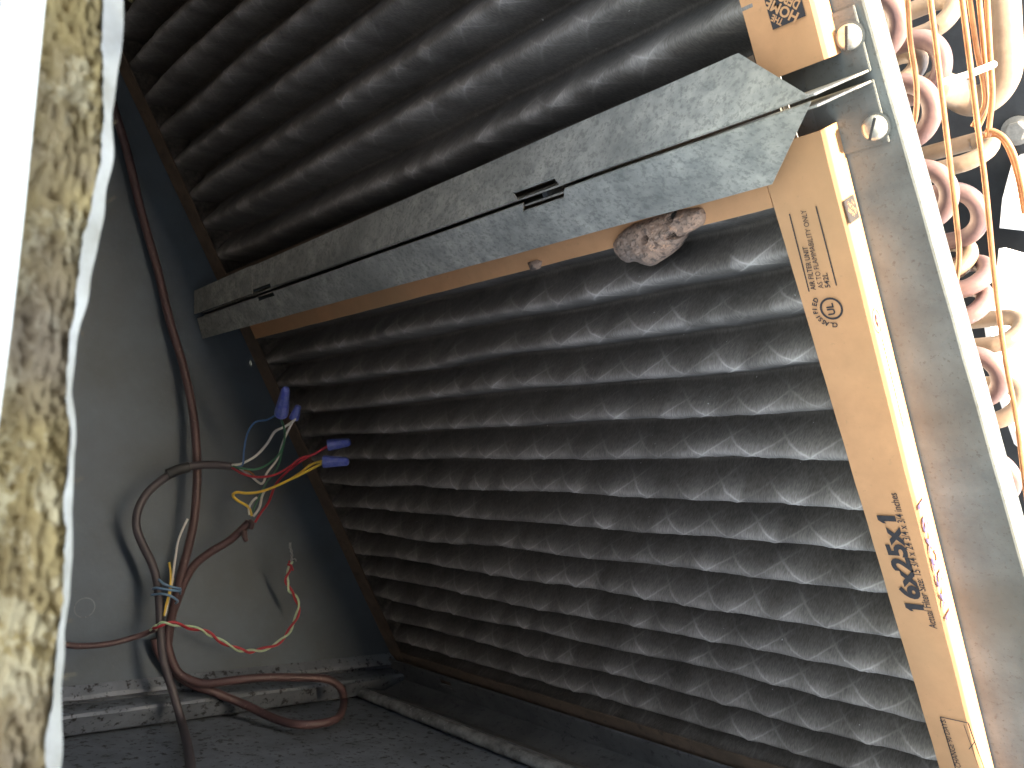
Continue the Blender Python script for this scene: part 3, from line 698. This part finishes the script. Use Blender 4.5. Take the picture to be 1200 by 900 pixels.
tube('jacket', pth([(274, 547, .16), (255, 545, .14), (238, 545, .12), (222, 547, .11), (205, 553, .10), (185, 566, .09), (170, 581, .085), (161, 600, .085), (160, 618, .085), (167, 638, .085), (178, 660, .085), (184, 682, .085),
      (187, 710, .09), (188, 740, .10), (192, 775, .11), (203, 812, .12), (214, 850, .14), (221, 880, .16), (225, 915, .18)]), 4.8 * PXR, 'greyj', B_)
tube('tape_wrap', pth([(196, 556, .098), (208, 551, .102), (222, 547, .108)]), 6.2 * PXR, 'black', B_)
C_ = empty('russet_cable', atU(250, 645, 1.55), 'reddish brown cable with a wide loop at the bottom and stripped upper end', 'cable')
tube('jacket', pth([(292, 612, .13), (284, 620, .12), (268, 634, .10), (245, 648, .085), (228, 662, .07), (216, 682, .06), (207, 705, .05), (199, 730, .045), (196, 752, .045), (203, 778, .05), (215, 793, .06), (240, 801, .09),
      (275, 797, .12), (310, 794, .14), (350, 794, .15), (382, 796, .16), (399, 806, .165), (403, 823, .165), (397, 840, .16), (380, 847, .15), (350, 849, .14), (322, 842, .125), (285, 825, .11), (250, 811, .09), (222, 801, .06), (200, 784, .035), (186, 765, .03), (181, 748, .03)]), 4.9 * PXR, 'brownj', C_)
tube('jacket_flap', pth([(286, 622, .135), (287, 630, .14), (289, 634, .14)]), 3.6 * PXR, 'brownj', C_, rf=lambda t: 1 - .3 * t)
tube('jacket_curl', pth([(292, 610, .14), (295, 614, .145), (294, 619, .14)]), 3.2 * PXR, 'brownj', C_)
D_ = empty('thin_cable', atU(130, 754, 1.55), 'thin reddish cable from the left edge, splitting into the twisted red and pale green pair', 'cable')
tube('jacket', pth([(60, 752, .10), (80, 756, .09), (100, 757, .085), (130, 754, .08), (160, 746, .085), (176, 740, .10), (183, 737, .115)]), 3.2 * PXR, 'brownj', D_)
base = [(181, 737, .12), (190, 731, .14), (203, 731, .145), (220, 735, .13), (238, 739, .11), (255, 749, .10), (272, 758, .10), (288, 763, .10), (303, 762, .10), (320, 757, .10), (335, 745, .10), (345, 728, .10), (350, 713, .10), (347, 701, .10),
        (339, 690, .10), (336, 678, .10), (340, 664, .10), (341, 658, .10)]
bp_ = catmull(pth(base), 14)
def twist(path, ph, rad, turns, name, m, parent, r):
    out_ = []; n = len(path)
    for i, p in enumerate(path):
        t = path[min(i + 1, n - 1)] - path[max(i - 1, 0)]; t /= np.linalg.norm(t)
        a = np.cross(t, eU); a /= np.linalg.norm(a); b = np.cross(t, a); an = ph + turns * 2 * math.pi * i / n + 1.4 * nz(i * .03, 3)
        out_.append(p + rad * (math.cos(an) * a + math.sin(an) * b))
    return tube(name, out_, r, m, parent, smooth=False, seg=8)
twist(bp_, 0, 1.7 * PXR, 8, 'red_wire', 'red', D_, 1.55 * PXR); twist(bp_, math.pi, 1.7 * PXR, 8, 'pale_green_wire', 'pale', D_, 1.35 * PXR)
tube('red_stub', pth([(337, 661, .11), (341, 663, .115), (343, 668, .11)]), 1.6 * PXR, 'red', D_)
st = catmull(pth([(341, 660, .10), (342, 650, .10), (340, 641, .10), (340, 636, .10)]), 10)
twist(st, 0, 1.2 * PXR, 3, 'bare_strand', 'steel', D_, .55 * PXR); twist(st, math.pi, 1.2 * PXR, 3, 'bare_strand', 'steel', D_, .55 * PXR)
tube('bare_strand', pth([(341, 656, .10), (346, 655, .10), (347, 658, .10)]), .5 * PXR, 'steel', D_)

def wr(name, m, L, parent, r=1.35): return tube(name, pth(L), r * PXR, m, parent, seg=8)
wr('blue_wire', 'blue', [(273, 547, .17), (284, 545, .19), (286, 527, .22), (290, 508, .25), (299, 495, .28), (313, 492, .31), (325, 485, .34), (330, 480, .35)], B_, 1.1)
wr('white_wire', 'white_w', [(272, 545, .17), (284, 543, .19), (300, 534, .22), (313, 520, .25), (322, 506, .27), (334, 500, .29), (345, 492, .30), (346, 488, .30)], B_, 1.5)
wr('green_wire', 'green', [(272, 546, .17), (284, 549, .20), (300, 550, .22), (314, 544, .24), (327, 532, .27), (333, 518, .29), (333, 502, .32), (328, 486, .35), (330, 480, .35)], B_, 1.2)
wr('white_wire', 'white_w', [(281, 549, .18), (293, 557, .20), (304, 566, .22), (309, 565, .23), (313, 554, .24), (325, 538, .25), (331, 520, .27), (337, 506, .29), (343, 494, .30)], B_, 1.4)
wr('red_wire', 'red', [(272, 548, .17), (284, 555, .20), (300, 559, .23), (320, 557, .26), (338, 548, .29), (352, 537, .31), (366, 533, .33), (378, 526, .35), (386, 521, .35)], B_, 1.4)
wr('copper_wire', 'copper', [(286, 551, .20), (293, 553, .21), (299, 558, .22)], B_, .9)
wr('red_wire', 'red', [(299, 612, .15), (305, 602, .16), (315, 588, .19), (322, 570, .22), (331, 558, .25), (345, 546, .29), (358, 537, .32), (372, 530, .34), (386, 522, .35)], C_, 1.5)
wr('yellow_wire', 'yellow', [(295, 604, .15), (291, 594, .16), (279, 587, .17), (273, 581, .18), (277, 577, .19), (290, 578, .21), (306, 576, .23), (325, 569, .27), (348, 558, .31), (366, 549, .34), (381, 541, .36)], C_, 1.6)
wr('yellow_wire', 'yellow', [(338, 563, .28), (352, 554, .31), (364, 545, .33), (374, 541, .35), (383, 540, .36)], C_, 1.5)
wr('white_wire', 'white_w', [(292, 603, .15), (292, 594, .16), (297, 586, .17), (301, 583, .17)], C_, 1.4)
wr('white_wire', 'white_w', [(297, 605, .15), (304, 595, .16), (307, 582, .18), (311, 574, .19)], C_, 1.4)
wr('green_wire', 'green', [(295, 603, .15), (299, 592, .16), (304, 582, .17), (312, 566, .20), (325, 548, .24), (333, 520, .28), (334, 505, .32)], C_, 1.0)
wr('white_wire', 'white_w', [(220, 608, .10), (216, 616, .10), (209, 633, .10), (206, 650, .10), (203, 672, .10), (198, 700, .10), (193, 722, .10)], C_, 1.4)
wr('yellow_wire', 'yellow', [(198, 659, .10), (200, 672, .10), (199, 690, .11), (195, 708, .11), (192, 722, .11)], C_, 1.3)
wr('ochre_wire', 'yellow', [(203, 678, .095), (199, 695, .105), (195, 712, .10), (193, 722, .10)], C_, 1.1)
wr('pale_green_wire', 'pale', [(176, 739, .11), (181, 734, .12), (187, 731, .12)], D_, 1.3)
tie = empty('blue_tie_wire', atU(195, 692, 1.48), 'thin blue wire wrapped three times round the cable bunch as a tie', 'tie')
for L in ([(186, 679, .11), (192, 684, .13), (202, 688, .13), (211, 690, .12), (211, 693, .08)], [(179, 690, .09), (183, 689, .12), (196, 691, .135), (210, 693, .12), (211, 696, .08)],
          [(178, 697, .10), (190, 696, .13), (201, 699, .13), (208, 704, .12), (206, 707, .10)]):
    tube('wrap', pth(L), 1.4 * PXR, 'tie', tie, seg=8)
def nut(xb, yb, xt, yt, ob, ot, rb, rt, label):
    b, t = atU(xb, yb, 1.61 - ob), atU(xt, yt, 1.61 - ot); ax = t - b; Ln = np.linalg.norm(ax); ax /= Ln
    a = np.cross(ax, eU); a /= np.linalg.norm(a); c_ = np.cross(ax, a); n = 48; V, Fc = [], []
    prf = [(-.02, rb * .80), (0, rb), (.06, rb * 1.02), (.12, rb * .97), (.9, rt * 1.02), (.97, rt * .85), (1.0, rt * .45), (1.0, .01)]
    for s, r in prf:
        for i in range(n):
            rib = 1 + (.05 * (1 if (i % 6) < 2 else 0) if .1 < s < .92 else 0); an = 2 * math.pi * i / n
            V.append(b + ax * Ln * s + r * PXR * rib * (math.cos(an) * a + math.sin(an) * c_))
    for k in range(len(prf) - 1):
        for i in range(n): j = (i + 1) % n; Fc.append((k * n + i, k * n + j, (k + 1) * n + j, (k + 1) * n + i))
    root = empty('wire_nut', b, label, 'wire nut', 'blue wire nuts')
    obj('shell', V, Fc, 'nut', root, smooth=False)
    V = [b + ax * Ln * .01 + rb * .78 * PXR * (math.cos(q) * a + math.sin(q) * c_) for q in [2 * math.pi * i / 24 for i in range(24)]]
    obj('mouth', V, [tuple(range(24))], 'black', root)
nut(329.5, 485, 335, 455, .34, .42, 7.6, 4.4, 'largest blue wire nut, pointing up beside the filter corner, on the blue wire')
nut(344, 491, 350, 475, .29, .31, 5.6, 3.6, 'small shaded blue wire nut just right of the largest one, on the white wires')
nut(384, 522, 411, 518, .35, .38, 6.6, 4.6, 'blue wire nut capping the red wires, pointing right')
nut(379, 541, 409, 541, .36, .40, 7.0, 4.6, 'blue wire nut capping the yellow wires, lowest of the four')

# ================================================================ coil and tubes beyond the post
coil = empty('evaporator_coil', (0, .1, -.3), 'tarnished copper return bends of the coil behind the post, with thin copper capillary tubes', 'coil')
obj('tube_sheet', *extrude([(-.004, -.10), (-.004, -.36), (.004, -.36), (.004, -.10)], -1.3, 1.2, lambda t, U, w_: (U, t, w_)), 'screw', coil)
box('fin_block', (.006, -1.3, -.38), (1.5, 1.2, -.095), 'fins', coil)
def bend(px, py, Ua, m, half=.036, dirv=(0, 1, 0), r=.0128, U0=0.0):
    c_ = atU(px, py, Ua); d = np.array(dirv, float); d /= np.linalg.norm(d); c_ = c_.copy()
    P = [c_ + d * half + eU * (U0 - Ua)]; P = []
    for U in np.linspace(U0, Ua + half, 3)[:-1]: P.append(np.array([U, *(c_[1:] + d[1:] * half)]))
    for k in range(13):
        an = math.pi * k / 12; q = c_ + d * half * math.cos(an); q = q.copy(); q[0] = Ua + half - half * math.sin(an) * 1.0; P.append(q)
    for U in np.linspace(Ua + half, U0, 3)[1:]: P.append(np.array([U, *(c_[1:] - d[1:] * half)]))
    return tube('return_bend', P, r, m, coil, seg=16, sub=3)
for a in [(1052, 18, -.13, 'bend'), (1104, 68, -.135, 'bend', .036, (0, 1, .15)), (1092, 122, -.13, 'bend', .038, (0, 1, .1)), (1160, 172, -.13, 'bend2', .036, (0, .25, 1)),
          (1117, 10, -.14, 'bend2', .034, (0, .6, 1)), (1112, 222, -.13, 'bend', .036, (0, 1, .1)), (1148, 246, -.13, 'bend', .038, (0, 1, -.1)), (1156, 320, -.125, 'bend', .034, (0, .3, 1)),
          (1154, 352, -.12, 'bend', .034, (0, .4, 1)), (1196, 385, -.13, 'bend2', .036, (0, .25, 1)), (1133, 425, -.13, 'bend', .036, (0, 1, .1)), (1172, 440, -.13, 'bend', .036, (0, 1, 0)),
          (1195, 470, -.13, 'bend2', .036, (0, .5, 1)), (1160, 520, -.12, 'bend', .036, (0, 1, .1)), (1186, 560, -.12, 'bend', .036, (0, 1, 0)), (1185, 640, -.12, 'bend2', .036, (0, 1, .2)), (1076, 75, -.10, 'bend2', .036, (0, .6, 1)),
          (1135, 300, -.10, 'bend2', .036, (0, .5, 1))]:
    bend(*a)
def cap(L, r=.0034, name='capillary_tube', m='copper'):
    return tube(name, [atw(x, y, w_) for x, y, w_ in L], r, m, coil, seg=10)
cap([(1061, -30, -.12), (1064, 10, -.12), (1067, 50, -.12), (1074, 100, -.13), (1072, 140, -.16), (1060, 170, -.19)])
cap([(1088, -30, -.11), (1091, 5, -.11), (1098, 60, -.11), (1106, 130, -.11), (1112, 180, -.11), (1120, 250, -.115), (1124, 300, -.13), (1118, 345, -.16)])
cap([(1124, -30, -.12), (1128, 5, -.12), (1135, 60, -.12), (1146, 150, -.12), (1155, 220, -.12), (1166, 330, -.12), (1178, 420, -.12), (1191, 490, -.12), (1200, 560, -.12), (1210, 640, -.12)])
cap([(1133, -30, -.3), (1137, 5, -.3), (1145, 60, -.3), (1153, 100, -.3), (1153, 125, -.3), (1140, 148, -.3)], .0036)
cap([(1145, -30, -.31), (1148, 5, -.31), (1153, 60, -.31), (1156, 100, -.31), (1154, 130, -.31), (1146, 150, -.31)], .0036)
cap([(1155, -30, -.3), (1157, 5, -.3), (1160, 60, -.3), (1163, 110, -.3), (1160, 140, -.3), (1158, 160, -.3)], .0038)
cap([(1155, 152, -.3), (1168, 155, -.3), (1180, 165, -.3), (1190, 185, -.3), (1197, 215, -.3), (1205, 260, -.3)], .0036)
cap([(1152, 160, -.32), (1166, 158, -.32), (1176, 165, -.32), (1186, 185, -.32), (1194, 215, -.32), (1200, 250, -.32)], .0034)
tube('suction_pipe', [atw(x, y, w_) for x, y, w_ in ((1173, -60, -.48), (1175, 0, -.48), (1178, 60, -.48), (1176, 90, -.48), (1160, 112, -.48), (1138, 118, -.48), (1118, 108, -.46), (1095, 100, -.40))], .0235, 'bend2', coil, seg=20)
sp = obj('tie_strap', *tubeg([atw(1104, 96, -.27), atw(1135, 87, -.27), atw(1166, 75, -.30)], .0045, seg=6), 'white', coil)
# white pieces standing in for sun patches against the black partition
def slab(name, pts, U, m, label, cat):
    q = [atU(x, y, U) for x, y in pts]; n = len(q)
    o = obj(name, [*q] + [p + eU * .01 for p in q], [tuple(range(n)), tuple(reversed(range(n, 2 * n)))] + [(i, (i + 1) % n, (i + 1) % n + n, i + n) for i in range(n)], m)
    return tag(o, label, cat)
slab('sun_patch_plate', [(1181, 232), (1192, 190), (1230, 150), (1230, 272), (1178, 266)], .0, 'white', 'pale plate standing in for a patch of sun at the right edge, above the dark gap', 'metal plate')
slab('sun_patch_plate', [(1177, 290), (1212, 300), (1240, 420), (1240, 560), (1195, 520), (1168, 440), (1160, 380), (1172, 340)], .01, 'white', 'larger pale plate standing in for a patch of sun behind the lower coil bends', 'metal plate')
bolt = empty('hex_bolt', atw(1192, 153, -.97), 'small hex bolt on the black partition at the right edge', 'bolt')
c_ = atw(1192, 153, -.998); V, Fc = [], []
V = [c_ + eU * .021 * math.cos(a * math.pi / 3) + ev * .021 * math.sin(a * math.pi / 3) + ew * h for h in (0, .018) for a in range(6)]
obj('head', V, [tuple(range(6)), tuple(reversed(range(6, 12)))] + [(i, (i + 1) % 6, (i + 1) % 6 + 6, i + 6) for i in range(6)], 'screw', bolt, bevel=.002)
V = [c_ + eU * .03 * math.cos(a * math.pi / 12) + ev * .03 * math.sin(a * math.pi / 12) + ew * h for h in (0.001, .003) for a in range(24)]
obj('washer', V, [tuple(range(24)), tuple(reversed(range(24, 48)))] + [(i, (i + 1) % 24, (i + 1) % 24 + 24, i + 24) for i in range(24)], 'screw', bolt)
